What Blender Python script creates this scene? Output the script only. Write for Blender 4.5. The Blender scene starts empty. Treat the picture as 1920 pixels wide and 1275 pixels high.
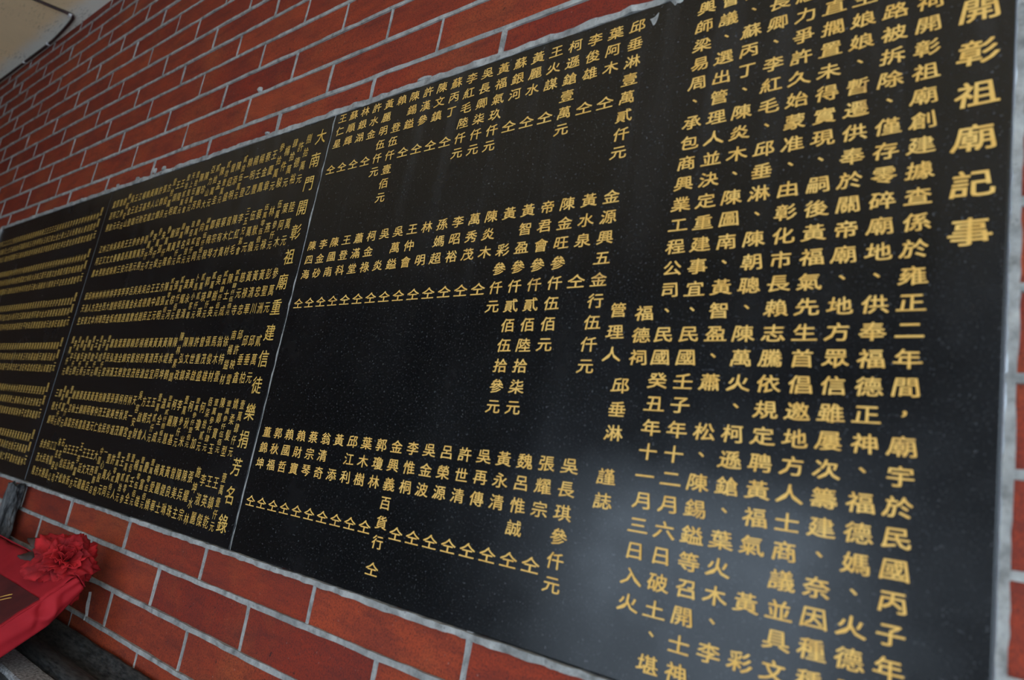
# -*- coding: utf-8 -*-
import bpy, bmesh, math, random
import numpy as np
from mathutils import Vector, Matrix, Quaternion

rnd = random.Random(7)
nrs = np.random.RandomState(11)
scene = bpy.context.scene

# ---------------------------------------------------------------- frame of the place
# the tablet's height is one unit = S metres; wall face is the plane y = 0,
# +x runs right along the wall, +z is up, the viewer stands at -y
S = 0.62
Z0 = 1.383
def W(u, v, d=0.0):
    """wall coordinates (right, up, out of the wall) in tablet heights -> metres"""
    return Vector((u * S, -d * S, Z0 + v * S))

# ---------------------------------------------------------------- camera
cam_d = bpy.data.cameras.new('camera')
cam = bpy.data.objects.new('camera', cam_d)
scene.collection.objects.link(cam)
R = Matrix(((0.75390, 0.01022, 0.65691), (0.63439, -0.27110, -0.72393), (0.17070, 0.96250, -0.21088)))
cam.matrix_world = Matrix.Translation(W(1.4738, 0.1882, 0.8853)) @ R.to_4x4()
cam_d.sensor_fit = 'HORIZONTAL'
cam_d.sensor_width = 36.0
cam_d.lens = 26.59
cam_d.clip_start = 0.01
cam_d.dof.use_dof = True
cam_d.dof.focus_distance = 1.64 * S
cam_d.dof.aperture_fstop = 5.6
scene.camera = cam

# ---------------------------------------------------------------- daylight and exposure
world = bpy.data.worlds.new('overcast_sky')
scene.world = world
world.use_nodes = True
wn = world.node_tree.nodes
wl = world.node_tree.links
wn.clear()
wo = wn.new('ShaderNodeOutputWorld')
wb = wn.new('ShaderNodeBackground')
wb.inputs['Color'].default_value = (0.66, 0.82, 1.0, 1)
wb.inputs['Strength'].default_value = 1.0
wl.new(wb.outputs[0], wo.inputs[0])

scene.view_settings.view_transform = 'Standard'
scene.view_settings.look = 'None'
scene.view_settings.gamma = 1.0
scene.view_settings.use_curve_mapping = False
scene.view_settings.exposure = 2.15

# ---------------------------------------------------------------- helpers
def link(o, parent=None):
    scene.collection.objects.link(o)
    if parent is not None:
        o.parent = parent
    return o

def tag(o, label=None, cat=None, group=None, kind=None):
    if label: o['label'] = label
    if cat: o['category'] = cat
    if group: o['group'] = group
    if kind: o['kind'] = kind
    return o

def mesh_obj(name, verts, faces, mats, parent=None, mat_idx=None, smooth=False):
    me = bpy.data.meshes.new(name)
    me.from_pydata([tuple(v) for v in verts], [], faces)
    for m in (mats if isinstance(mats, (list, tuple)) else [mats]):
        me.materials.append(m)
    if mat_idx is not None:
        me.polygons.foreach_set('material_index', mat_idx)
    if smooth:
        me.polygons.foreach_set('use_smooth', [True] * len(me.polygons))
    me.update()
    return link(bpy.data.objects.new(name, me), parent)

def empty(name, loc):
    o = bpy.data.objects.new(name, None)
    o.location = loc
    o.empty_display_size = 0.02
    return link(o)

def bm_obj(name, bm, mats, parent=None, smooth=False):
    me = bpy.data.meshes.new(name)
    bm.normal_update()
    bm.to_mesh(me)
    bm.free()
    for m in (mats if isinstance(mats, (list, tuple)) else [mats]):
        me.materials.append(m)
    if smooth:
        me.polygons.foreach_set('use_smooth', [True] * len(me.polygons))
    return link(bpy.data.objects.new(name, me), parent)

def local(parent, p):
    return Vector(p) - parent.location

# ---------------------------------------------------------------- materials
class NT:
    def __init__(self, name):
        self.m = bpy.data.materials.new(name)
        self.m.use_nodes = True
        self.t = self.m.node_tree
        self.b = self.t.nodes['Principled BSDF']
        self.co = self.t.nodes.new('ShaderNodeTexCoord')
    def n(self, kind, **kw):
        x = self.t.nodes.new(kind)
        for k, v in kw.items():
            setattr(x, k, v)
        return x
    def l(self, a, b):
        self.t.links.new(a, b)
    def mapping(self, scale):
        mp = self.n('ShaderNodeMapping')
        mp.inputs['Scale'].default_value = scale
        self.l(self.co.outputs['Object'], mp.inputs['Vector'])
        return mp.outputs[0]
    def noise(self, scale, detail=4, rough=0.55, vec=None):
        x = self.n('ShaderNodeTexNoise')
        x.inputs['Scale'].default_value = scale
        x.inputs['Detail'].default_value = detail
        x.inputs['Roughness'].default_value = rough
        self.l(vec if vec is not None else self.co.outputs['Object'], x.inputs['Vector'])
        return x.outputs[0]
    def ramp(self, fac, stops):
        x = self.n('ShaderNodeValToRGB')
        e = x.color_ramp.elements
        while len(e) < len(stops):
            e.new(0.5)
        for k, (p, c) in enumerate(stops):
            e[k].position = p
            e[k].color = (c, c, c, 1) if isinstance(c, (int, float)) else (*c, 1)
        self.l(fac, x.inputs[0])
        return x.outputs[0]
    def mix(self, fac, a, b, mode='MIX'):
        x = self.n('ShaderNodeMix', data_type='RGBA', blend_type=mode)
        for sock, val in ((x.inputs[0], fac), (x.inputs[6], a), (x.inputs[7], b)):
            if hasattr(val, 'links') or hasattr(val, 'is_linked'):
                self.l(val, sock)
            elif isinstance(val, (int, float)):
                sock.default_value = val
            else:
                sock.default_value = (*val, 1)
        return x.outputs[2]
    def math(self, op, a, b=None):
        x = self.n('ShaderNodeMath', operation=op)
        for i, v in enumerate((a, b)):
            if v is None: continue
            if isinstance(v, (int, float)): x.inputs[i].default_value = v
            else: self.l(v, x.inputs[i])
        return x.outputs[0]
    def base(self, c):
        if isinstance(c, tuple): self.b.inputs['Base Color'].default_value = (*c, 1)
        else: self.l(c, self.b.inputs['Base Color'])
        return self
    def rough(self, r):
        if isinstance(r, (int, float)): self.b.inputs['Roughness'].default_value = r
        else: self.l(r, self.b.inputs['Roughness'])
        return self
    def bump(self, h, strength=0.3, dist=0.001):
        x = self.n('ShaderNodeBump')
        x.inputs['Strength'].default_value = strength
        x.inputs['Distance'].default_value = dist
        self.l(h, x.inputs['Height'])
        self.l(x.outputs[0], self.b.inputs['Normal'])
        return self

def make_brick():
    t = NT('red_facing_brick')
    at = t.n('ShaderNodeAttribute', attribute_name='tone')
    sep = t.n('ShaderNodeSeparateColor')
    t.l(at.outputs['Color'], sep.inputs[0])
    base = t.mix(sep.outputs[0], (0.235, 0.026, 0.011), (0.360, 0.055, 0.018))
    # fired blotches, drawn diagonally across each brick
    mp = t.n('ShaderNodeMapping')
    mp.inputs['Rotation'].default_value = (0, 0.7, 0)
    mp.inputs['Scale'].default_value = (9, 9, 26)
    t.l(t.co.outputs['Object'], mp.inputs['Vector'])
    bl = t.ramp(t.noise(1.0, 5, 0.6, mp.outputs[0]), [(0.36, 0), (0.66, 1)])
    base = t.mix(t.math('MULTIPLY', bl, 0.55), base, (0.120, 0.022, 0.016))
    or_ = t.ramp(t.noise(7.0, 4, 0.6), [(0.5, 0), (0.75, 1)])
    base = t.mix(t.math('MULTIPLY', or_, 0.5), base, (0.36, 0.088, 0.026))
    # smeared drag marks from the kiln
    mp2 = t.n('ShaderNodeMapping')
    mp2.inputs['Rotation'].default_value = (0, 0.95, 0)
    mp2.inputs['Scale'].default_value = (14, 14, 75)
    t.l(t.co.outputs['Object'], mp2.inputs['Vector'])
    dr = t.ramp(t.noise(1.0, 4, 0.6, mp2.outputs[0]), [(0.50, 0), (0.72, 1)])
    base = t.mix(t.math('MULTIPLY', dr, 0.5), base, (0.085, 0.017, 0.014))
    gr = t.noise(520, 3, 0.75)
    base = t.mix(t.ramp(gr, [(0.34, 0.75), (0.54, 0)]), base, (0.050, 0.014, 0.013))
    g2 = t.ramp(t.noise(260, 2, 0.6), [(0.60, 0), (0.70, 1)])
    base = t.mix(t.math('MULTIPLY', g2, 0.5), base, (0.050, 0.020, 0.018))
    pits = t.ramp(t.noise(95, 3, 0.6), [(0.665, 0), (0.73, 1)])
    base = t.mix(t.math('MULTIPLY', pits, 0.95), base, (0.035, 0.014, 0.012))
    dust = t.ramp(t.noise(210, 2, 0.5), [(0.70, 0), (0.76, 1)])
    base = t.mix(t.math('MULTIPLY', dust, 0.3), base, (0.40, 0.28, 0.24))
    t.base(base).rough(0.72)
    t.b.inputs['Specular IOR Level'].default_value = 0.2
    return t.bump(gr, 0.35, 0.0006).m

def make_mortar():
    t = NT('grey_cement_mortar')
    a = t.noise(60, 6, 0.65)
    c = t.ramp(a, [(0.30, (0.12, 0.116, 0.108)), (0.48, (0.29, 0.281, 0.265)), (0.72, (0.43, 0.418, 0.392))])
    dirt = t.ramp(t.noise(14, 5, 0.65), [(0.46, 0), (0.68, 1)])
    c = t.mix(t.math('MULTIPLY', dirt, 0.65), c, (0.13, 0.13, 0.125))
    sp = t.ramp(t.noise(300, 2, 0.5), [(0.66, 0), (0.72, 1)])
    c = t.mix(t.math('MULTIPLY', sp, 0.6), c, (0.10, 0.10, 0.10))
    t.base(c).rough(0.9)
    return t.bump(t.noise(330, 4, 0.7), 0.8, 0.0016).m

def make_granite():
    t = NT('polished_black_granite')
    fl = t.ramp(t.noise(620, 3, 0.7), [(0.60, 0), (0.72, 1)])
    f2 = t.ramp(t.noise(340, 2, 0.5), [(0.66, 0), (0.74, 1)])
    c = t.mix(fl, (0.0038, 0.0038, 0.0042), (0.045, 0.045, 0.048))
    c = t.mix(t.math('MULTIPLY', f2, 0.7), c, (0.075, 0.075, 0.080))
    # cement wash that ran down from the joint above, and handled, dusty patches
    run = t.noise(1.0, 4, 0.6, t.mapping((34, 1, 2.2)))
    sx = t.n('ShaderNodeSeparateXYZ')
    t.l(t.co.outputs['Object'], sx.inputs[0])
    topness = t.n('ShaderNodeMapRange')
    topness.inputs[1].default_value = 0.38 * S
    topness.inputs[2].default_value = 1.02 * S
    t.l(sx.outputs[2], topness.inputs[0])
    runm = t.math('MULTIPLY', t.ramp(run, [(0.50, 0), (0.78, 1)]), topness.outputs[0])
    c = t.mix(t.math('MULTIPLY', runm, 0.07), c, (0.30, 0.30, 0.31))
    sm = t.ramp(t.noise(5.0, 5, 0.6), [(0.5, 0), (0.8, 1)])
    c = t.mix(t.math('MULTIPLY', sm, 0.018), c, (0.30, 0.30, 0.32))
    t.base(c)
    t.rough(t.ramp(t.noise(9, 5, 0.6), [(0.3, 0.15), (0.7, 0.30)]))
    t.b.inputs['IOR'].default_value = 1.46
    return t.m

def make_gilt(name, c1, c2, worn):
    t = NT(name)
    a = t.ramp(t.noise(70, 4, 0.6), [(0.3, 0), (0.7, 1)])
    c = t.mix(a, c1, c2)
    w = t.ramp(t.noise(26, 4, 0.65), [(0.63, 0), (0.74, 1)])
    c = t.mix(t.math('MULTIPLY', w, 0.55), c, worn)
    t.b.inputs['Specular IOR Level'].default_value = 0.2
    return t.base(c).rough(0.6).m

def make_plain(name, c1, c2, scale, rough=0.8, bump=0.0, bscale=200, bd=0.001, stretch=None, lo=0.35, hi=0.65):
    t = NT(name)
    v = t.mapping(stretch) if stretch else None
    t.base(t.mix(t.ramp(t.noise(scale, 5, 0.6, v), [(lo, 0), (hi, 1)]), c1, c2)).rough(rough)
    t.b.inputs['Specular IOR Level'].default_value = 0.25
    if bump:
        t.bump(t.noise(bscale, 4, 0.65, v), bump, bd)
    return t.m

def make_ceiling():
    t = NT('aged_cream_plaster')
    c = t.mix(t.ramp(t.noise(2.2, 5, 0.6), [(0.35, 0), (0.7, 1)]), (0.92, 0.67, 0.38), (0.76, 0.56, 0.33))
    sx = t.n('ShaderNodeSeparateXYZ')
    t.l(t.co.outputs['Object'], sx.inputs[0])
    # pale glow along the wall line, put into the plaster colour
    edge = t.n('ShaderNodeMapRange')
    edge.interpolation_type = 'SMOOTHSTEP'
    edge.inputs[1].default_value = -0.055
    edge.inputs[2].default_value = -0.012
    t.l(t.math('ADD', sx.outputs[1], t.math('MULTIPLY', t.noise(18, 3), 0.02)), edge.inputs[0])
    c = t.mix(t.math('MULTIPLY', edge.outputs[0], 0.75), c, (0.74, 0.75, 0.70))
    # mildew flecks
    mp = t.n('ShaderNodeMapping')
    mp.inputs['Rotation'].default_value = (0, 0, 0.6)
    mp.inputs['Scale'].default_value = (45, 330, 1)
    t.l(t.co.outputs['Object'], mp.inputs['Vector'])
    fl = t.ramp(t.noise(1.0, 3, 0.6, mp.outputs[0]), [(0.56, 0), (0.66, 1)])
    zone = t.n('ShaderNodeMapRange')
    zone.inputs[1].default_value = -0.34
    zone.inputs[2].default_value = -0.07
    t.l(sx.outputs[1], zone.inputs[0])
    patch = t.ramp(t.noise(5, 4, 0.6), [(0.45, 0), (0.6, 1)])
    c = t.mix(t.math('MULTIPLY', t.math('MULTIPLY', fl, patch), t.math('MULTIPLY', zone.outputs[0], 0.8)), c, (0.11, 0.09, 0.06))
    t.base(c).rough(0.9)
    return t.bump(t.noise(60, 5, 0.6), 0.25, 0.002).m

M = dict(
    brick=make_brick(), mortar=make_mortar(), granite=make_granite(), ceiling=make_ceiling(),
    gold=make_gilt('gold_lettering_paint', (0.64, 0.350, 0.076), (0.74, 0.455, 0.128), (0.33, 0.15, 0.05)),
    amber=make_gilt('amber_lettering_paint', (0.55, 0.31, 0.055), (0.63, 0.40, 0.11), (0.30, 0.15, 0.04)),
    floor=make_plain('worn_concrete_paving', (0.50, 0.50, 0.50), (0.62, 0.62, 0.62), 3.0, 0.8),
    darkplaster=make_plain('grey_passage_plaster', (0.16, 0.155, 0.15), (0.22, 0.21, 0.20), 3.0, 0.9),
    cable=make_plain('dark_brown_cable_sheath', (0.022, 0.010, 0.010), (0.045, 0.018, 0.016), 40, 0.5),
    clip=make_plain('pale_plastic_clip', (0.50, 0.47, 0.45), (0.62, 0.58, 0.56), 60, 0.5),
    wetstone=make_plain('dark_weathered_stone', (0.008, 0.009, 0.010), (0.060, 0.058, 0.055), 22, 0.45, 0.5, 160, 0.0015, (3, 14, 14)),
    speckle=make_plain('speckled_grey_granite', (0.09, 0.09, 0.09), (0.36, 0.36, 0.36), 260, 0.8, 0.5, 260, 0.0012),
    bark=make_plain('rough_charcoal_stone', (0.008, 0.008, 0.009), (0.17, 0.17, 0.17), 60, 0.9, 0.9, 140, 0.004, (1, 1, 0.35), 0.42, 0.72),
    cloth=make_plain('red_satin_cloth', (0.27, 0.006, 0.012), (0.34, 0.010, 0.016), 14, 0.8, 0.15, 900, 0.0004),
    petal=make_plain('red_silk_petal', (0.15, 0.003, 0.005), (0.40, 0.010, 0.013), 45, 0.8, 0.2, 500, 0.0005),
    panel=make_plain('dark_red_lacquer', (0.050, 0.007, 0.008), (0.080, 0.011, 0.011), 30, 0.7),
    wood=make_plain('old_brown_wood', (0.06, 0.03, 0.015), (0.12, 0.06, 0.03), 30, 0.7),
    leaf=make_plain('dark_withered_fabric_leaf', (0.020, 0.010, 0.008), (0.045, 0.022, 0.016), 40, 0.6),
)

# ---------------------------------------------------------------- setting: wall, ceiling, floor
TL, TR = -2.512, 1.3471                 # left and right ends of the run of tablets
JOINT = 0.0135                          # bed joint height
above = [1.072, 1.162, 1.250, 1.335, 1.416, 1.500, 1.583, 1.667, 1.745, 1.824, 1.904, 1.976]
beside = [1.072 - 0.09625 * k for k in range(1, 12)]
below = [-0.083, -0.176, -0.266, -0.358, -0.450, -0.542, -0.634, -0.726, -0.818, -0.910, -1.002, -1.094, -1.186, -1.278]
joints = sorted(above + beside + below)
UL, UR, VT, VB = -5.2, 3.2, 2.031, -Z0 / S
PITCH = 0.3905

def smooth_noise(n, step, amp, seed):
    r = np.random.RandomState(seed)
    k = max(3, int(n / step) + 3)
    ctrl = r.uniform(-1, 1, k)
    return np.interp(np.linspace(0, k - 1, n), np.arange(k), ctrl) * amp

V, F, MI, TONE = [], [], [], []
def add_faces(vs, fs, mat, tone):
    b = len(V)
    V.extend(vs)
    for f in fs:
        F.append([i + b for i in f]); MI.append(mat); TONE.append(tone)

def brick(u0, u1, v0, v1, tone):
    c = 0.0035
    j = lambda: rnd.uniform(-0.0012, 0.0012)
    out = rnd.uniform(-0.0012, 0.0010)
    fr = [(u0 + c + j(), v0 + c + j()), (u1 - c + j(), v0 + c + j()), (u1 - c + j(), v1 - c + j()), (u0 + c + j(), v1 - c + j())]
    bk = [(u0, v0), (u1, v0), (u1, v1), (u0, v1)]
    vs = [W(a, b, out) for a, b in fr] + [W(a, b, out - 0.004) for a, b in bk] + [W(a, b, -0.03) for a, b in bk]
    fs = [(0, 1, 2, 3)]
    for k in range(4):
        n = (k + 1) % 4
        fs += [(4 + k, 4 + n, n, k), (8 + k, 8 + n, 4 + n, 4 + k)]
    add_faces(vs, fs, 0, tone)

seed_c = [100]
def bead(p0, p1, half0, depth, rag=0.11, step=0.010, half1=None):
    """a raised ribbon of pointing mortar from p0 to p1 (wall coordinates)"""
    seed_c[0] += 5
    s = seed_c[0]
    L = math.hypot(p1[0] - p0[0], p1[1] - p0[1])
    n = max(4, int(L / step) + 1)
    tx, ty = (p1[0] - p0[0]) / L, (p1[1] - p0[1]) / L
    nx, ny = -ty, tx
    hw = np.linspace(half0, half0 if half1 is None else half1, n)
    a = hw * (1 + smooth_noise(n, 2, rag, s) + smooth_noise(n, 12, rag, s + 1))
    b = hw * (1 + smooth_noise(n, 2, rag, s + 2) + smooth_noise(n, 12, rag, s + 3))
    d = depth * (1 + smooth_noise(n, 4, 0.35, s + 4))
    vs, fs = [], []
    for k in range(n):
        u = p0[0] + tx * L * k / (n - 1); v = p0[1] + ty * L * k / (n - 1)
        for off, dd in ((-a[k], -0.006), (-a[k] * 0.86, d[k] * 0.9), (b[k] * 0.80, d[k]), (b[k], -0.006)):
            vs.append(W(u + nx * off, v + ny * off, dd))
        if k:
            o = 4 * (k - 1)
            for q in range(3):
                fs.append((o + q, o + 4 + q, o + 5 + q, o + 1 + q))
    fs += [(0, 1, 2, 3), tuple(4 * (n - 1) + q for q in (3, 2, 1, 0))]
    add_faces(vs, fs, 1, 0.5)

# backing plane behind bricks and tablets
for (a, b, c, d) in ((UL, UR, 0.999, VT), (UL, UR, VB, 0.001), (UL, TL - 0.001, 0.0, 1.0), (TR + 0.001, UR, 0.0, 1.0)):
    add_faces([W(a, c, -0.034), W(b, c, -0.034), W(b, d, -0.034), W(a, d, -0.034)], [(0, 1, 2, 3)], 1, 0.5)
edges = [VB] + [j for j in joints if j > VB] + [VT]
phase = {}
for k, jv in enumerate(reversed(above)):
    phase[round(jv, 3)] = k
for r in range(len(edges) - 1):
    v0, v1 = edges[r], edges[r + 1]
    if v1 - v0 < 0.03 and v1 < VT - 0.001: continue
    mid = 0.5 * (v0 + v1)
    # stretcher bond: the perpends step half a brick from course to course
    if mid > 1.0:
        k = sum(1 for j in above if j < mid)
        off = 0.12 if k % 2 == 0 else -0.070
    elif mid > -0.05 and mid < 0.0:
        off = 0.300
    elif mid < 0.0:
        k = round((-0.041 - mid) / 0.0915)
        off = 0.300 if k % 2 == 0 else 0.108
    else:
        off = 0.16 if r % 2 else -0.03
    in_tab = (v1 > 0.002 and v0 < 0.99) and mid < 1.03
    u = off - PITCH * math.ceil((off - UL) / PITCH)
    cuts = []
    while u < UR + PITCH:
        uu = u
        if mid > 1.0:                                       # the bricks left of the seam were laid a little tighter
            n_ = round((off - u) / PITCH)
            if n_ > 1: uu = off - 0.391 - 0.3665 * (n_ - 1)
            if uu < 0: uu *= 1 - 0.045 * (mid - 1.0)
        cuts.append(uu + rnd.uniform(-0.006, 0.006)); u += PITCH
    for a, b in zip(cuts[:-1], cuts[1:]):
        t = min(1, max(0, rnd.gauss(0.5, 0.28)))
        spans = [(a, b)]
        bv0, bv1 = v0, v1
        if v0 < 1.0 < v1 and mid > 0.5:                     # course cut by the tablets' top edge
            pass
        if v1 > 0.004 and v0 < 0.998:
            if v1 > 1.01 or v0 < -0.01:
                # course that only partly meets the tablets: trim its height there
                inside = (max(a, TL), min(b, TR))
                spans = []
                if a < TL: spans.append((a, min(b, TL), v0, v1))
                if b > TR: spans.append((max(a, TR), b, v0, v1))
                if inside[1] - inside[0] > 0.01:
                    spans.append((inside[0], inside[1], 1.0, v1) if v1 > 1.01 else (inside[0], inside[1], v0, 0.0))
            else:
                spans = []
                if a < TL: spans.append((a, min(b, TL), v0, v1))
                if b > TR: spans.append((max(a, TR), b, v0, v1))
        else:
            spans = [(a, b, v0, v1)]
        for (sa, sb, s0, s1) in spans:
            if sb - sa > 0.012 and s1 - s0 > 0.012:
                brick(sa, sb, s0, s1, t)
        # perpend at a
        if not (v1 > 0.004 and v0 < 0.998 and TL < a < TR) :
            w = rnd.choice((0.0024, 0.003, 0.0036, 0.0044, 0.0052) if mid < 0.5 else (0.0010, 0.0014, 0.0020, 0.0028, 0.0036))
            bead((a, v0), (a + rnd.uniform(-.003, .003), v1), w * rnd.uniform(.8, 1), 0.0024, 0.16, 0.012, w * rnd.uniform(0.95, 1.5))
        elif v1 > 1.03 and TL < a < TR:
            bead((a, 1.0), (a, v1), 0.004, 0.0035, 0.16, 0.012, 0.0058)
        elif v0 < -0.03 and TL < a < TR:
            bead((a, v0), (a, 0.0), 0.0042, 0.0035, 0.16, 0.012, 0.0058)
for jv in joints:
    h = JOINT / 2 * rnd.uniform(0.88, 1.05) * (0.80 if jv > 1.1 else 0.92 if jv > 0 else 0.96)
    if 0.0 < jv < 1.0:
        bead((TR, jv), (UR, jv), h, 0.0046)
        bead((UL, jv), (TL, jv), h, 0.0046)
    else:
        bead((UL, jv), (UR, jv), h, 0.0034 if jv > 0 else 0.0055)
def region(f):
    us = [V[i].x / S for i in f]; vs_ = [(V[i].z - Z0) / S for i in f]
    if min(vs_) > 0.997: return 0
    if max(vs_) < 0.003: return 1
    return 2 if sum(us) / len(us) < 0 else 3
groups = [[], [], [], []]
for k, f in enumerate(F):
    groups[region(f)].append(k)
for g in groups:
    ids = sorted({i for k in g for i in F[k]})
    back = {i: n for n, i in enumerate(ids)}
    o = mesh_obj('wall_back', [V[i] for i in ids], [[back[i] for i in F[k]] for k in g], [M['brick'], M['mortar']], None, [MI[k] for k in g])
    ca = o.data.attributes.new('tone', 'FLOAT_COLOR', 'FACE')
    ca.data.foreach_set('color', np.array([(TONE[k],) * 3 + (1.0,) for k in g], dtype=np.float32).ravel())
    tag(o, kind='structure')

# mortar border that holds the tablets in the brickwork
V, F, MI, TONE = [], [], [], []
bead((TL - 0.012, 1.0068), (TR + 0.010, 1.0068), 0.0078, 0.0075, 0.22, 0.006)
bead((TL - 0.012, -0.0060), (TR + 0.012, -0.0060), 0.0060, 0.011, 0.20, 0.006)
bead((TR + 0.0045, -0.012), (TR + 0.0045, 1.014), 0.0050, 0.0065, 0.24, 0.006)
bead((TL - 0.0090, -0.012), (TL - 0.0090, 1.014), 0.0095, 0.012, 0.17, 0.006)
bead((0.0, 0.0), (0.0, 1.0), 0.0016, 0.0052, 0.45, 0.006)
bead((-0.600, -0.205), (-0.581, -0.270), 0.0011, 0.0075, 0.3, 0.006)
bead((0.852, 0.972), (0.905, 1.000), 0.010, 0.0062, 0.5, 0.004)
for (u, v, su, sv) in ((-1.103, 1.020, .012, .010), (-0.977, 1.026, .006, .014), (-0.914, 1.024, .014, .010), (-1.261, 1.018, .008, .010),
                       (-0.418, 1.176, .012, .010), (-0.31, 1.020, .012, .006), (0.88, 1.026, .022, .020), (0.30, 1.018, .03, .006)):
    bmv, bmf = [], []
    n = 9
    ring = [(math.cos(6.283 * k / n) * su * rnd.uniform(.75, 1.15), math.sin(6.283 * k / n) * sv * rnd.uniform(.75, 1.15)) for k in range(n)]
    bmv = [W(u + a, v + b, -0.002) for a, b in ring] + [W(u + a * .6, v + b * .6, 0.006) for a, b in ring] + [W(u, v, 0.008)]
    for k in range(n):
        m_ = (k + 1) % n
        bmf += [(k, m_, n + m_, n + k), (n + k, n + m_, 2 * n)]
    add_faces(bmv, bmf, 0, .5)
trim = mesh_obj('trim_1', V, F, [M['mortar']])
tag(trim, kind='structure')

# ceiling of the covered walk (open to the courtyard in front) and floor
def box_obj(name, x0, x1, y0, y1, z0, z1, mat, parent=None, origin=None):
    o = Vector(origin) if origin is not None else Vector((0, 0, 0))
    vs = [Vector((x, y, z)) - o for x in (x0, x1) for y in (y0, y1) for z in (z0, z1)]
    fs = [(0, 1, 3, 2), (4, 6, 7, 5), (0, 4, 5, 1), (2, 3, 7, 6), (0, 2, 6, 4), (1, 5, 7, 3)]
    ob = mesh_obj(name, vs, fs, mat, parent)
    if origin is not None and parent is None: ob.location = o
    return ob
CZ = Z0 + VT * S
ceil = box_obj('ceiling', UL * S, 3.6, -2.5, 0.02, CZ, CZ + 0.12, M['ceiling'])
tag(ceil, kind='structure')
floor = box_obj('floor', -9.0, 9.0, -9.0, 0.02, -0.10, 0.0, M['floor'])
tag(floor, kind='structure')
wl_ = box_obj('wall_left', UL * S - 0.12, UL * S, -2.5, 0.02, 0.0, CZ, M['wood'])
tag(wl_, kind='structure')
# unseen wall added opposite, its doorway shapes light and reflections; right end open
bm = bmesh.new()
FX0, FX1, DX0, DX1, DZ = UL * S, 0.85, -1.20, 0.08, 1.70
for (x0, x1, z0, z1) in ((FX0, DX0, 0, CZ), (DX1, FX1, 0, CZ), (DX0, DX1, DZ, CZ)):
    r_ = bmesh.ops.create_cube(bm, size=1.0)
    for v in r_['verts']:
        v.co = Vector((x0 if v.co.x < 0 else x1, -2.46 if v.co.y < 0 else -2.30, z0 if v.co.z < 0 else z1))
wf = bm_obj('added_front_wall', bm, M['darkplaster'])
tag(wf, kind='structure')

# ---------------------------------------------------------------- lettering
cu = bpy.data.curves.new('glyph', 'FONT')
cu.resolution_u = 2
cu.fill_mode = 'FRONT'
gob = bpy.data.objects.new('glyph', cu)
scene.collection.objects.link(gob)
GL = {}
def glyph(ch, weight):
    key = ch
    if key not in GL:
        cu.body = ch
        bpy.context.view_layer.update()
        me = gob.evaluated_get(bpy.context.evaluated_depsgraph_get()).to_mesh()
        n = len(me.vertices)
        co = np.empty(n * 3); me.vertices.foreach_get('co', co); co = co.reshape(-1, 3)[:, :2].copy()
        fs = [tuple(p.vertices) for p in me.polygons]
        gob.to_mesh_clear()
        if n and ch not in '、，':
            co -= 0.5 * (co.max(0) + co.min(0)) * np.array([1, 0]) + np.array([0, 0.5 * (co[:, 1].max() + co[:, 1].min())])
        elif n:
            co -= 0.5 * (co.max(0) + co.min(0))
            co *= 0.8
        GL[key] = (co, fs)
    return GL[key]

class Letters:
    """collects painted characters standing on the tablet face into one mesh"""
    def __init__(self):
        self.v, self.f = [], []
    def put(self, ch, u, v, w, h, weight=0.012, flare=0.0, lift=0.0062):
        if ch in ' 　_': return
        co, fs = glyph(ch, weight)
        ext = 0.92
        # brush weight: the stroke outline laid down again slightly to each side
        steps = ((0, 0),) if weight <= 0 else ((-weight, -weight * .8), (weight, -weight * .8), (-weight, weight * .8), (weight, weight * .8))
        for n_, (ox, oy) in enumerate(steps):
            b = len(self.v)
            for x, y in co:
                k = 1.0 + flare * (0.12 - y) * 0.5
                yy = y + flare * 0.12 * max(0, abs(x) - 0.22) * (1 if y < -0.1 else 0.2)
                self.v.append(W(u + (x * k + ox) * w / ext, v + (yy + oy) * h / ext, lift + 0.00004 * n_))
            for f in fs:
                self.f.append(tuple(i + b for i in f))
    def build(self, name, mat, parent):
        return mesh_obj(name, [local(parent, p) for p in self.v], self.f, mat, parent)

# ---------------------------------------------------------------- the three granite tablets
def slab(parent, u0, u1):
    bm = bmesh.new()
    g = 0.0022
    a, b = W(u0 + g, 0.0, -0.030), W(u1 - g, 1.0, 0.0055)
    bmesh.ops.create_cube(bm, size=1.0)
    for v in bm.verts:
        v.co = Vector((a.x if v.co.x < 0 else b.x, a.y if v.co.y > 0 else b.y, a.z if v.co.z < 0 else b.z)) - parent.location
    bmesh.ops.bevel(bm, geom=list(bm.edges), offset=0.0012, segments=2, affect='EDGES', profile=0.6)
    return bm_obj('slab', bm, M['granite'], parent)

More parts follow.
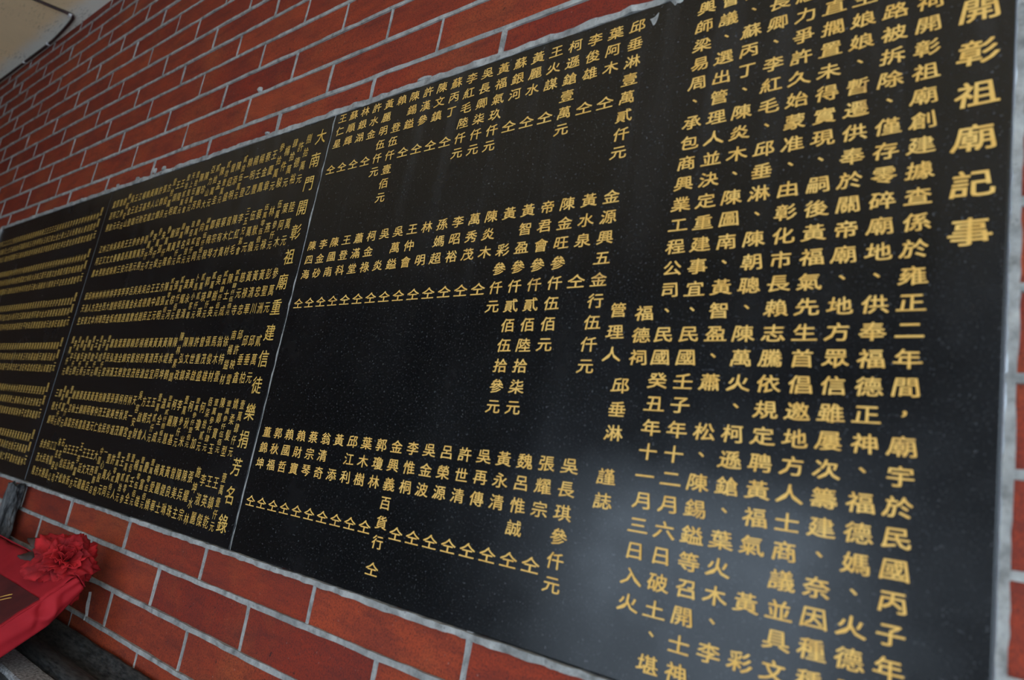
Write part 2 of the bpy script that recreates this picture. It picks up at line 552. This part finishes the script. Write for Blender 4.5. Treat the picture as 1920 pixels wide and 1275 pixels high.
# right-hand tablet: the temple record and its first list of donors
t1 = tag(empty('inscribed_tablet', W(0.5 * TR, 0.0, 0.0)), 'nearest black granite tablet at right with large gold title and long inscription', 'tablet', 'black granite tablets set in the brick wall')
slab(t1, 0.0, TR)
L = Letters()
for ch, v in zip('開彰祖廟記事', (0.838, 0.782, 0.728, 0.673, 0.617, 0.560)):
    L.put(ch, 1.310, v, 0.0385, 0.0315, 0.014, 0.7)
L.build('title', M['gold'], t1)
MW, MH = 0.0262, 0.0216
def mv(k): return 0.964 - 0.0322 * k
cols = [
    (0, 1, '福德祠開彰祖廟創建據查係於雍正二年間，廟宇於民國丙子年'),
    (1, 2, '築路被拆除、僅存零碎廟地、供奉福德正神、福德媽、火德星'),
    (2, 2, '生娘娘、暫遷供奉於關帝廟、地方眾信雖屢次籌建、奈因種種'),
    (3, 2, '直擱置未得實現、嗣後黃福氣先生首倡邀地方人士商議並具文'),
    (4, 1, '經力爭許久始蒙准、由彰化市長賴志騰依規定聘黃福氣 黃 彩'),
    (5, 1, '長卿、李紅毛、邱垂淋、陳朝聰、陳萬火、柯遜鎗、葉火木、李'),
    (6, 0, '氣、蘇丙丁、陳炎木、陳圖南、黃智盈、蕭 松、陳錫鎰等召開士神'),
    (7, 0, '會議、選出管理人並決定重建事宜、民國壬子年十二月六日破土、堪'),
    (8, 0, '輿師梁易周、承包商興業工程公司、民國癸丑年十一月三日入火'),
    (8.93, 15, '福德祠'),
]
for c, k0, s in cols:
    L = Letters()
    for k, ch in enumerate(s):
        if ch == ' ':                                       # a blank on the stone starts a new run of text
            L.build('inscription_column', M['gold'], t1)
            L = Letters()
            continue
        L.put(ch, 1.2565 - 0.0383 * c, mv(k0 + k) + (0.003 if ch in '、，' else 0), MW, MH, 0.013, 0.7)
    L.build('inscription_column', M['gold'], t1)
L = Letters()
for k, ch in enumerate('管理人'): L.put(ch, 1.2565 - 0.0383 * 10.08, mv(14.8 + 1.03 * k), MW, MH, 0.011, 0.7)
L.build('signature_column', M['gold'], t1)
L = Letters()
for k, ch in enumerate('邱垂淋'): L.put(ch, 1.2565 - 0.0383 * 9.5, mv(18.27 + 1.04 * k), MW, MH, 0.011, 0.7)
L.build('signature_column', M['gold'], t1)
L = Letters()
for k, ch in enumerate('謹誌'): L.put(ch, 1.2565 - 0.0383 * 9.55, mv(22.23 + 1.02 * k), MW, MH, 0.011, 0.7)
L.build('signature_column', M['gold'], t1)

bands = [
    (0.971, 0.983, 0.0322, 4.0, ['邱垂淋壹萬貳仟元', '葉阿木仝', '李俊雄仝', '柯遜鎗壹萬元', '王火謀仝', '黃麗水仝', '蘇銀河仝', '黃福氣玖仟元', '吳長卿柒仟元',
        '李紅毛陸仟元', '蘇丙丁仝', '陳文鎮仝', '許漢參仝', '陳錫鎰仝', '賴 登伍仟壹佰元', '黃麗明伍仟元', '許水金仝', '林銀湖仝', '蘇順輝仝', '王仁星仝']),
    (0.672, 0.669, 0.0337, 4.0, ['金源興五金行伍仟元', '黃水泉仝', '陳金旺參仟伍佰元', '帝君會參仟貳佰陸拾柒元', '黃智盈參仟貳佰伍拾參元', '黃 彩參仟元', '陳炎木仝', '萬秀茂仝',
        '李昭裕仝', '孫媽超仝', '林 明仝', '王仲會仝', '吳萬鎰仝', '吳 炎仝', '柯金祿仝', '蕭滿堂仝', '王登科仝', '陳國南仝', '李金砂仝', '陳四海仝']),
    (0.256, 0.250, 0.0328, 4.38, ['吳長琪參仟元', '張耀宗仝', '魏呂惟誠仝', '黃永清仝', '吳再傳仝', '許世清仝', '呂榮源仝', '吳金波仝', '李惟桐仝', '金興義百貨行仝',
        '郭瓊林仝', '葉木樹仝', '邱江利仝', '黃 添仝', '翁清奇仝', '蔡宗琴仝', '賴財寶仝', '賴國哲仝', '郭秋福仝', '董錦坤仝']),
]
for va, vb, pitch, ditto, names in bands:
    for c, s in enumerate(names):
        u = 0.8275 - 0.04165 * c
        v = va + (vb - va) * c / 19
        cut = next((k for k, ch in enumerate(s) if ch in '仝壹貳參伍陸柒玖' and (k >= 3 or ch == '仝') and not (c == 0 and s[0] == '金' and k < 6)), 3)
        for nm, part, k0 in (('donor_name', s[:cut], 0), ('donor_sum', s[cut:], cut)):
            L = Letters()
            for k, ch in enumerate(part):
                kk = k + k0
                if ch == ' ':
                    L.build(nm, M['gold'], t1)
                    L = Letters()
                    continue
                if ch == '仝': kk = 6.35 if len(s) > 6 else ditto
                L.put(ch, u, v - pitch * kk, 0.0305 if ch == '仝' else 0.0268, 0.0222, 0.009, 0.6)
            L.build(nm, M['gold'], t1)

# middle tablet: list of believers who gave
def donor_band(parent, u_first, step, vr, names, w, h, mat):
    L = Letters()
    for c, s in enumerate(names):
        u = u_first - step * c
        n = len(s)
        if n == 2: s, n = s[0] + ' ' + s[1], 3
        if n == 3:
            for k, ch in enumerate(s): L.put(ch, u, vr[k], w, h, 0.0, 0.15)
        else:
            top, bot = vr[0] + 0.015, vr[2] - 0.006
            hh = min(h * 0.9, (top - bot) / (n - 1) * 0.80)
            for k, ch in enumerate(s): L.put(ch, u, top + (bot - top) * k / (n - 1), w * (0.92 if n < 5 else 0.80), hh, 0.0, 0.1)
    return L.build('donor_list', mat, parent)

t2 = tag(empty('inscribed_tablet', W(-0.642, 0.0, 0.0)), 'middle black granite tablet with vertical amber title along its right seam', 'tablet', 'black granite tablets set in the brick wall')
slab(t2, -1.284, 0.0)
L = Letters()
for k, ch in enumerate('大南門開彰祖廟重建信徒樂捐芳名錄'):
    L.put(ch, -0.038 - 0.012 * min(1, k / 6), 0.9525 - 0.0604 * k, 0.038, 0.038, 0.006, 0.2)
L.build('title', M['amber'], t2)
b2 = [
 '捌拾萬元 許德裕 肆拾萬元 楊件駿 參拾萬元 王慶章 蔡金鳳 楊壬豐 楊明乙 賴一登 貳拾伍萬元 陳添明 曾炤盛 貳拾壹萬元 陳孟圭 貳拾萬元 亞力山大 陳珍良 陳麗芳 壹拾伍萬元 天上聖母會 壹拾貳萬元 王隆錠 王頭明 壹拾萬元 方俊良 張群錦 許公立 陳人煌 黃秀花 賴基財 楊玉元 江金雄 王王登 吳金山 林和安元 謝參元 曾乙元 張阿欽 葉百男',
 '陸萬元 葉阿木 伍萬參仟元 林燕祿 伍萬零伍佰元 蔡默儀 伍萬元 三五兄弟會 李紅毛 陳仁材 曾木貴 蔡有才 蔡宗琴 鄭梅稅 肆萬伍仟佰元 向官同 肆萬貳仟元 玖佰柒拾元 陳名氏 肆萬壹仟元 張黃俞 謝萬隆 參萬仟元 朱張俊 參萬仟元 李秀才 參萬仟元 劉芳男 參萬元 余賢恩 參萬元 王長安 王昌三 吳春美 吳春妹 吳文成 林文財 江又男 林正本 江阿鳳',
 '參萬元 彭聖洲 黃忠川 黃清華 黃祿忠 慈元寺 貳萬肆仟伍佰元 陳士成 貳萬肆仟佰元 吳樹英 貳萬肆仟元 郭瑛瑛 貳萬貳仟元 卜馬小客車 黃永清 葉耀星 貳萬仟佰元 張棕河 貳萬零貳佰元 陳張明 方昌元 王中正 王貴民 白德趙 吳成成 吳永實 吳金嘉 呂義連 李吾義 李明成 李枝坂 李鎧金 林大西 林西璋 林全州 林茂本 林方文 林人泰 邱清安 邱天生',
 '貳萬元 邱垂柏 邱垂鑫 邱許映雪 南楊鎰材 徐特雲 翁木材 馬俊雄 張茂盛 曾重啟 許世承 陳文鎮 陳弘政 陳林素鵠 陳素鶴 陳堤坤 黃水同 黃西宜 黃清益 黃萬滄 楊貯桂 楊旭茂 彭藝宮 賴安宮 鄭錦榮 葉全玉 葉連漢 詹弘洲 蕭民宮 壹萬捌仟元 李成順 壹萬柒仟元 王欽元 壹萬陸仟元 陳波旁 壹萬伍仟元 賴春錦 壹萬伍仟元 李平樹 壹萬仟元',
 '壹萬肆仟元 嬌柔髮型 壹萬參仟伍佰元 陳鄭寶玉 壹萬參仟肆元 佰柒拾貳元 何瓊加 壹萬參仟壹佰元 柯秋米 壹萬參仟元 李陳基 柯麗慧 壹萬貳仟捌佰元 溫全成 壹萬貳仟元 五式人 王朝會 方啟財 吳容安宮 天一宮 林其蘭 柯秋茂 柯世道 張美珍 張歆民 張王佑 陳茂仁 施仲元 黃春連 黃明昌 黃順富 黃錦秀 蔡士芳 謝秋雲 謝言昌 壹萬仟元 賴富好 壹萬貳仟元 鄭大明 三德錦',
 '壹萬壹仟元 王鎮乾 王英傑 李淑麗 施坤水林 張耀宗 陳兵主 陳美珠 曾良琳 黃健士 黃麗華 楊愛嬌 壹萬零伍佰元 慶富雄 壹萬零伍佰元 楊壬全 壹佰貳零參 壹萬貳拾元 王寶人 壹萬零貳佰元 許火同 壹萬元 一心股份 中國服飾店 大西店 王天義 王文龍 王廷元 王李富方 王麻新 王汝欽 王廷松 白信子 石花公司 朱名容公 江福昌 江有勝 何民大 余大方 余茂隆',
]
vrs = [(0.942, 0.900, 0.857), (0.780, 0.737, 0.694), (0.614, 0.572, 0.530), (0.451, 0.407, 0.364), (0.288, 0.246, 0.202), (0.125, 0.082, 0.040)]
for s, vr in zip(b2, vrs):
    donor_band(t2, -0.0895, 0.02925, vr, s.split(), 0.0222, 0.0270, M['amber'])

# far tablet: a second list, in smaller characters
t3 = tag(empty('inscribed_tablet', W(-1.898, 0.0, 0.0)), 'farthest black granite tablet at left edge covered in tiny rows of names, without a title', 'tablet', 'black granite tablets set in the brick wall')
slab(t3, TL, -1.284)
sur = ['林李吳王陳黃張江許楊', '林林柯蔡賴許陳陳張曾', '曾許馬陳陳黃黃張楊趙', '陳陳陳黃張施許賴林吳', '張張林楊黃黃賴鄭蔡謝', '黃黃葉楊廖蔡賴蕭顏蘇']
g1 = '金文清水木春秋明玉萬福德正永阿振錫炳榮添火土天國世宗啟俊美麗淑秀素月桂梅英'
g2 = '元山川成生來發財旺興樹枝林花雲龍虎昌盛義仁忠信和平安泰祥瑞芳蘭珠琴雄傑良'
vr3 = [(0.918, 0.878, 0.838), (0.764, 0.724, 0.682), (0.605, 0.567, 0.526), (0.446, 0.407, 0.367), (0.290, 0.250, 0.209), (0.133, 0.095, 0.055)]
for bi, vr in enumerate(vr3):
    rr = random.Random(50 + bi)
    names = ['壹萬元']
    sname = sur[bi]
    for k in range(47):
        names.append(sname[min(9, int(k / 4.8))] + rr.choice(g1) + rr.choice(g2))
    L = Letters()
    for c, s in enumerate(names):
        u = -1.330 - 0.0277 * c
        if u < TL + 0.03: break
        for k, ch in enumerate(s):
            vv = vr[k] + (0.014 - 0.004 * k if c == 0 else 0)
            L.put(ch, u, vv, 0.0198, 0.0265 if c else 0.032, -1, 0.1)
    L.build('donor_list', M['amber'], t3)
bpy.data.objects.remove(gob)

# ---------------------------------------------------------------- cable along the ceiling line
def tube_mesh(pts, r, seg=10):
    vs, fs = [], []
    n = len(pts)
    for k, p in enumerate(pts):
        d = (pts[min(k + 1, n - 1)] - pts[max(k - 1, 0)]).normalized()
        a = d.cross(Vector((0, 0, 1)))
        if a.length < 1e-4: a = d.cross(Vector((0, 1, 0)))
        a.normalize(); b = d.cross(a)
        for q in range(seg):
            t = 6.28319 * q / seg
            vs.append(p + (a * math.cos(t) + b * math.sin(t)) * r)
        if k:
            o = (k - 1) * seg
            for q in range(seg):
                fs.append((o + q, o + (q + 1) % seg, o + seg + (q + 1) % seg, o + seg + q))
    fs += [tuple(range(seg)), tuple(range((n - 1) * seg, n * seg))]
    return vs, fs

def spline(ctrl, per=10):
    out = []
    for i in range(len(ctrl) - 1):
        p0, p1, p2, p3 = ctrl[max(i - 1, 0)], ctrl[i], ctrl[i + 1], ctrl[min(i + 2, len(ctrl) - 1)]
        for k in range(per):
            t = k / per
            out.append(0.5 * ((2 * p1) + (p2 - p0) * t + (2 * p0 - 5 * p1 + 4 * p2 - p3) * t * t + (3 * p1 - p0 - 3 * p2 + p3) * t ** 3))
    out.append(ctrl[-1])
    return out
cab = tag(empty('electrical_cable', W(-2.7, 2.02, 0.01)), 'dark brown cable clipped along the top of the brick wall and bending onto the ceiling', 'cable')
cr = 0.0042
cz = VT - cr / S - 0.001
ctrl = [W(-5.15, cz, 0.016), W(-4.2, cz, 0.016), W(-3.115, cz, 0.014), W(-2.756, cz, 0.014), W(-2.60, cz, 0.020), W(-2.45, cz, 0.030), W(-2.365, cz, 0.040), W(-2.342, cz, 0.056), W(-2.350, cz, 0.090),
        W(-2.377, cz, 0.176), W(-2.44, cz, 0.42), W(-2.6, cz, 0.95), W(-2.8, cz, 1.6)]
vs, fs = tube_mesh([local(cab, p) for p in spline(ctrl)], cr)
mesh_obj('sheath', vs, fs, M['cable'], cab, smooth=True)
for (u, d, ax) in ((-3.115, 0.014, 0), (-2.756, 0.014, 0), (-2.343, 0.060, 1), (-3.75, 0.016, 0)):
    bm = bmesh.new()
    c = local(cab, W(u, cz, d))
    n = 8
    for wdt in (-0.004, 0.004):
        for k in range(n + 1):
            t = math.pi * k / n
            rr_ = cr + 0.0022
            if ax == 0: bm.verts.new(c + Vector((wdt, -rr_ * math.cos(t), -rr_ * math.sin(t))))
            else: bm.verts.new(c + Vector((rr_ * math.cos(t), wdt, -rr_ * math.sin(t))))
    bm.verts.ensure_lookup_table()
    for k in range(n):
        bm.faces.new([bm.verts[k], bm.verts[k + 1], bm.verts[n + 2 + k], bm.verts[n + 1 + k]])
    hc = c + (Vector((0, -0.006, -0.003)) if ax == 0 else Vector((-0.007, 0, -0.003)))
    bmesh.ops.create_cone(bm, cap_ends=True, segments=8, radius1=0.0028, radius2=0.0022, depth=0.008, matrix=Matrix.Translation(hc))
    o = bm_obj('cable_clip', bm, M['clip'], cab)
    so = o.modifiers.new('thick', 'SOLIDIFY'); so.thickness = 0.0012
    o['label'] = 'pale plastic nail clip'

# ---------------------------------------------------------------- stone ledge at the foot of the view
led = tag(empty('stone_ledge', W(0.4, -0.33, 0.1)), 'dark weathered stone ledge with rounded mouldings along the foot of the brick wall', 'ledge')
def extrude_profile(prof, u0, u1, n, jit, mat, name):
    vs, fs = [], []
    m = len(prof)
    for k in range(n + 1):
        u = u0 + (u1 - u0) * k / n
        for q, (d, v) in enumerate(prof):
            jj = rnd.uniform(-jit, jit) if 0 < q < m - 2 else 0
            vs.append(local(led, W(u, v + jj, d + (rnd.uniform(-jit, jit) if 0 < q < m - 1 else 0))))
        if k:
            o = (k - 1) * m
            for q in range(m - 1):
                fs.append((o + q, o + m + q, o + m + q + 1, o + q + 1))
    fs += [tuple(range(m)), tuple(range(n * m + m - 1, n * m - 1, -1))]
    return mesh_obj(name, vs, fs, mat, led, smooth=False)
prof = [(0.0125, -0.44), (0.0125, -0.298), (0.017, -0.301), (0.024, -0.314), (0.030, -0.321), (0.036, -0.326), (0.043, -0.338), (0.049, -0.342), (0.055, -0.340)]
for k in range(9):
    t = math.pi * (k / 8)
    prof.append((0.085 - 0.028 * math.cos(t), -0.345 + 0.019 * math.sin(t)))
prof += [(0.115, -0.353), (0.118, -0.353), (0.118, -0.44)]
o = extrude_profile(prof, UL + 0.02, UR - 0.1, 260, 0.0010, M['wetstone'], 'moulding')
for p in o.data.polygons: p.use_smooth = True
prof2 = [(0.119, -0.46), (0.119, -0.353), (0.124, -0.348), (0.184, -0.350), (0.188, -0.354), (0.188, -0.362), (0.13, -0.364), (0.13, -0.46)]
o = extrude_profile(prof2, UL + 0.02, UR - 0.1, 260, 0.0010, M['speckle'], 'top_slab')
o['label'] = 'speckled grey granite strip'
# the plinth that carries the ledge
prof3 = [(0.034, VB + 0.001), (0.034, -0.441), (0.117, -0.441), (0.117, -0.461), (0.131, -0.461), (0.131, -0.366), (0.184, -0.366), (0.184, VB + 0.001)]
extrude_profile(prof3, UL + 0.02, UR - 0.1, 4, 0.0, M['wetstone'], 'plinth')

# ---------------------------------------------------------------- rough stone post standing on the ledge
pst = tag(empty('stone_post', W(-1.235, -0.32, 0.030)), 'rough charcoal stone post standing against the brick wall behind the red plaque', 'post')
bm = bmesh.new()
nz, nr = 26, 20
rows = []
pr = random.Random(3)
for k in range(nz + 1):
    v = -0.322 + (0.322 - 0.008) * k / nz
    row = []
    for q in range(nr):
        t = 6.28319 * q / nr
        ca_, sa_ = math.cos(t), math.sin(t)
        e = 4.0
        rad = 1.0 / (abs(ca_) ** e + abs(sa_) ** e) ** (1 / e)
        wob = 1 + pr.uniform(-0.10, 0.10)
        row.append(bm.verts.new(local(pst, W(-1.262 + 0.047 * rad * ca_ * wob, v + (pr.uniform(-.014, .004) if k == nz else 0), 0.0305 + 0.0155 * rad * sa_ * wob))))
    rows.append(row)
for k in range(nz):
    for q in range(nr):
        bm.faces.new([rows[k][q], rows[k][(q + 1) % nr], rows[k + 1][(q + 1) % nr], rows[k + 1][q]])
cv = bm.verts.new(local(pst, W(-1.262, -0.010, 0.030)))
for q in range(nr):
    bm.faces.new([rows[nz][q], rows[nz][(q + 1) % nr], cv])
bmesh.ops.recalc_face_normals(bm, faces=list(bm.faces))
bm_obj('shaft', bm, M['bark'], pst)

# ---------------------------------------------------------------- red-draped plaque leaning on the ledge
# slanted frame: e1 runs left along the wall, e2 runs up the slope towards the wall, nn faces the viewer
pq = tag(empty('votive_plaque', W(-0.9, -0.33, 0.22)), 'dark red plaque draped in bright red cloth, leaning on the ledge, bottom left', 'plaque')
E2 = Vector((0, 0.756, 0.654)); NN = Vector((0, -0.654, 0.756)); E1 = Vector((-1, 0, 0))
OR = W(-0.448, -0.145, 0.106)            # upper right corner of the face
def PL(a, b, c=0.0):
    """a: left from the right edge, b: down the slope from the top edge, c: out of the face (tablet heights)"""
    return OR + E1 * (a * S) - E2 * (b * S) + NN * (c * S)
wdt, hgt, thk = 1.75, 0.62, 0.062
def add_grid(bm, fn, na, nb, mat=0):
    g = [[bm.verts.new(fn(i / na, j / nb)) for j in range(nb + 1)] for i in range(na + 1)]
    for i in range(na):
        for j in range(nb):
            f = bm.faces.new([g[i][j], g[i + 1][j], g[i + 1][j + 1], g[i][j + 1]])
            f.smooth = True; f.material_index = mat
    return g
def wav(x, s): return math.sin(x * 9.1 + s) * 0.5 + math.sin(x * 23.7 + 1.7 * s) * 0.3 + math.sin(x * 51 + s * 2.3) * 0.2
bm = bmesh.new()
# cloth over the top rail: from behind, over the edge, down the face to the panel
add_grid(bm, lambda i, j: local(pq, PL(-0.004 + i * wdt, 0.082 * j - 0.003 * wav(i * 6, 2), 0.002 + 0.0022 * wav(i * 7 + j, 1) + 0.006 * (1 - j) * (j > 0))), 90, 8)
add_grid(bm, lambda i, j: local(pq, PL(-0.004 + i * wdt, -0.004 + 0.003 * wav(i * 6, 4) * j, -0.034 * j + 0.004)), 90, 5)
# cloth over the right-hand edge: narrow return on the face, then the broad side fall
add_grid(bm, lambda i, j: local(pq, PL(0.010 * (1 - j) - 0.0055 * j, 0.002 + i * hgt, 0.003 + 0.0018 * wav(i * 5, 5))), 40, 2)
def side(i, j):
    # the fall bellies out a little, with slanting creases, and is pulled to a folded point at the top corner
    b = 0.0 + i * hgt
    depth = float(np.interp(i * hgt, [0.0, 0.0085, 0.093, 1.0], [0.036, 0.039, thk, thk]))
    c = 0.003 - depth * j
    tri = lambda x, w: max(0.0, 1 - abs(x) / w)
    bb = i * hgt
    crease = 0.004 * math.sin(9 * j + 14 * i) * math.exp(-i * 2.0)
    crease += 0.013 * tri(bb - 0.050 - 0.035 * j, 0.022) * min(1, 2.2 * j) - 0.008 * tri(bb - 0.078 - 0.045 * j, 0.016) * min(1, 2 * (1 - j) + 0.2)
    crease += 0.010 * tri(bb - 0.125 + 0.05 * j, 0.018) * (0.3 + 0.7 * j)
    crease *= min(1, 4 * j) * max(0.0, min(1, 3 * (1 - j)))
    a = -0.004 - 0.007 * math.sin(math.pi * j) - crease
    return local(pq, PL(a, b, c))
add_grid(bm, side, 140, 14)
add_grid(bm, lambda i, j: local(pq, PL(-0.012 + i * wdt, hgt - 0.002, 0.003 - thk * j)), 60, 2)
cl = bm_obj('cloth_drape', bm, M['cloth'], pq)
so = cl.modifiers.new('thick', 'SOLIDIFY'); so.thickness = 0.0009; so.offset = -1
cl['label'] = 'bright red cloth folded over the frame'
# wooden body and the lacquered panel
bm = bmesh.new()
bmesh.ops.create_cube(bm, size=1.0)
for v in bm.verts:
    v.co = local(pq, PL((wdt - 0.03 if v.co.x < 0 else 0.004), (hgt - 0.006 if v.co.y < 0 else 0.006), (-0.034 if v.co.z < 0 else -0.004)))
bm_obj('frame', bm, M['wood'], pq)
bm = bmesh.new()
bmesh.ops.create_cube(bm, size=1.0)
for v in bm.verts:
    v.co = local(pq, PL((wdt - 0.10 if v.co.x < 0 else 0.0095), (hgt - 0.012 if v.co.y < 0 else 0.081), (-0.004 if v.co.z < 0 else 0.0045)))
panel = bm_obj('panel', bm, M['panel'], pq)
panel['label'] = 'dark red lacquered face'
# visible end of the gold brush lettering on the panel: three thin strokes
def stroke(bm, pts, w):
    prev = None
    n = len(pts)
    for k, (a, b) in enumerate(pts):
        ww = w * (0.35 + 0.65 * math.sin(math.pi * (0.15 + 0.8 * k / (n - 1))))
        row = [bm.verts.new(local(pq, PL(a, b - ww, 0.0055))), bm.verts.new(local(pq, PL(a, b + ww, 0.0055)))]
        if prev: bm.faces.new([prev[0], row[0], row[1], prev[1]])
        prev = row
bm = bmesh.new()
stroke(bm, [(0.102, 0.111), (0.112, 0.116), (0.124, 0.124), (0.136, 0.132), (0.150, 0.142)], 0.0022)
stroke(bm, [(0.118, 0.104), (0.127, 0.109), (0.138, 0.116), (0.150, 0.126)], 0.0028)
stroke(bm, [(0.128, 0.140), (0.136, 0.146), (0.150, 0.158), (0.165, 0.166)], 0.0026)
ls = bm_obj('lettering', bm, M['gold'], panel)

# wooden prop behind, standing on the ledge, that keeps the plaque at its slant
bm = bmesh.new()
bmesh.ops.create_cube(bm, size=1.0)
for v in bm.verts:
    v.co = local(pq, W(-0.80 if v.co.x < 0 else -0.72, -0.315 if v.co.z < 0 else -0.255, 0.085 if v.co.y > 0 else 0.135))
bm_obj('prop', bm, M['wood'], pq)

# ---------------------------------------------------------------- red fabric flower on the plaque's corner
FC = W(-0.525, -0.128, 0.106)
fl = tag(empty('fabric_flower', FC), 'red ruffled fabric flower pinned to the upper corner of the draped plaque', 'flower')
axis = Vector((0.70, -0.42, 0.58)).normalized()
qx = axis.cross(Vector((0, 0, 1))).normalized(); qy = qx.cross(axis)
fr = random.Random(21)
def petal(tilt, az, ln, wd, ruff, curl, seed, lift=0.0):
    bm = bmesh.new()
    na, nb = 14, 12
    rad = (qx * math.cos(az) + qy * math.sin(az))
    d = (axis * math.cos(tilt) + rad * math.sin(tilt)).normalized()          # along the petal
    s = axis.cross(rad).normalized()                                          # across
    up = s.cross(d).normalized()                                              # concave side
    if up.dot(axis) < 0: up = -up
    ln *= 0.90; wd *= 0.86; lift *= 0.9; ruff *= 0.85
    base = rad * 0.003 + axis * lift
    def fn(i, j):
        x = (i - 0.5) * 2
        # broad fan: narrow claw, wide rounded and frilled end
        prof_ = 0.16 + 0.84 * (1 - (1 - j) ** 2.2)
        edge = j ** 3
        frill = 0.035 * edge * math.sin(x * 13 + seed * 3) + 0.025 * edge * math.sin(x * 23 + seed)
        p = d * (ln * (j * (1 - 0.34 * x * x * j * j) + frill))
        p = p + s * (x * wd * 0.5 * prof_)
        p = p + up * (0.16 * wd * x * x * prof_ + ruff * edge * math.sin(x * 5.0 + seed) + 0.5 * ruff * edge * math.sin(x * 11 + seed) - curl * ln * j ** 4)
        return base + p
    add_grid(bm, fn, na, nb)
    o = bm_obj('petal', bm, M['petal'], fl)
    so = o.modifiers.new('thick', 'SOLIDIFY'); so.thickness = 0.0005
    return o
for (n, tilt, ln, wd, ruff, curl, lift) in ((5, 0.18, 0.026, 0.024, 0.0030, 0.00, 0.016), (7, 0.48, 0.033, 0.029, 0.0035, 0.10, 0.012), (9, 0.85, 0.038, 0.032, 0.0040, 0.22, 0.008),
                                      (10, 1.20, 0.044, 0.035, 0.0044, 0.28, 0.003), (10, 1.62, 0.043, 0.036, 0.0040, 0.26, -0.004), (8, 2.05, 0.040, 0.034, 0.0040, 0.20, -0.010)):
    a0 = fr.uniform(0, 6)
    for k in range(n):
        petal(tilt + fr.uniform(-.26, .26), a0 + 6.283 * k / n + fr.uniform(-.2, .2), ln * fr.uniform(.85, 1.1), wd * fr.uniform(.85, 1.15), ruff, curl, fr.uniform(0, 6), lift)
# the two large loose outer petals on the viewer's left
def az_of(v):
    v = v - axis * v.dot(axis)
    return math.atan2(v.dot(qy), v.dot(qx))
petal(1.25, az_of(Vector((-1, -0.55, 0.45))), 0.060, 0.050, 0.005, 0.24, 1.0, 0.004)
petal(1.9, az_of(Vector((0.75, 0.1, -0.8))), 0.058, 0.040, 0.004, 0.25, 0.4, -0.006)
petal(2.2, az_of(Vector((0.55, 0.3, -0.8))), 0.056, 0.040, 0.004, 0.2, 1.4, -0.006)
petal(1.30, az_of(Vector((-0.4, -0.9, -0.35))), 0.058, 0.052, 0.003, 0.30, 2.2, 0.0)
bm = bmesh.new()
bmesh.ops.create_uvsphere(bm, u_segments=12, v_segments=8, radius=0.011)
o = bm_obj('calyx', bm, M['leaf'], fl, smooth=True)
o['label'] = 'dark base under the petals'
def leaf(az, tilt, ln, wd, mat, seed):
    bm = bmesh.new()
    rad = (qx * math.cos(az) + qy * math.sin(az))
    d = (axis * math.cos(tilt) + rad * math.sin(tilt)).normalized()
    sd = axis.cross(rad).normalized(); up = sd.cross(d)
    def fn(i, j):
        x = (i - 0.5) * 2
        return d * (0.030 + ln * j) + sd * (x * wd * 0.5 * math.sin(math.pi * (0.08 + 0.88 * j)) * (1 + 0.12 * math.sin(j * 30 + seed))) + up * (0.15 * wd * abs(x) + 0.004 * math.sin(j * 7 + seed))
    add_grid(bm, fn, 6, 12)
    o = bm_obj('leaf', bm, mat, fl)
    so = o.modifiers.new('thick', 'SOLIDIFY'); so.thickness = 0.0005
    return o
leaf(az_of(Vector((-1, -0.25, -0.05))), 1.55, 0.042, 0.018, M['leaf'], 0.3)
leaf(az_of(Vector((-1, -0.55, -0.35))), 1.50, 0.036, 0.015, M['leaf'], 1.3)
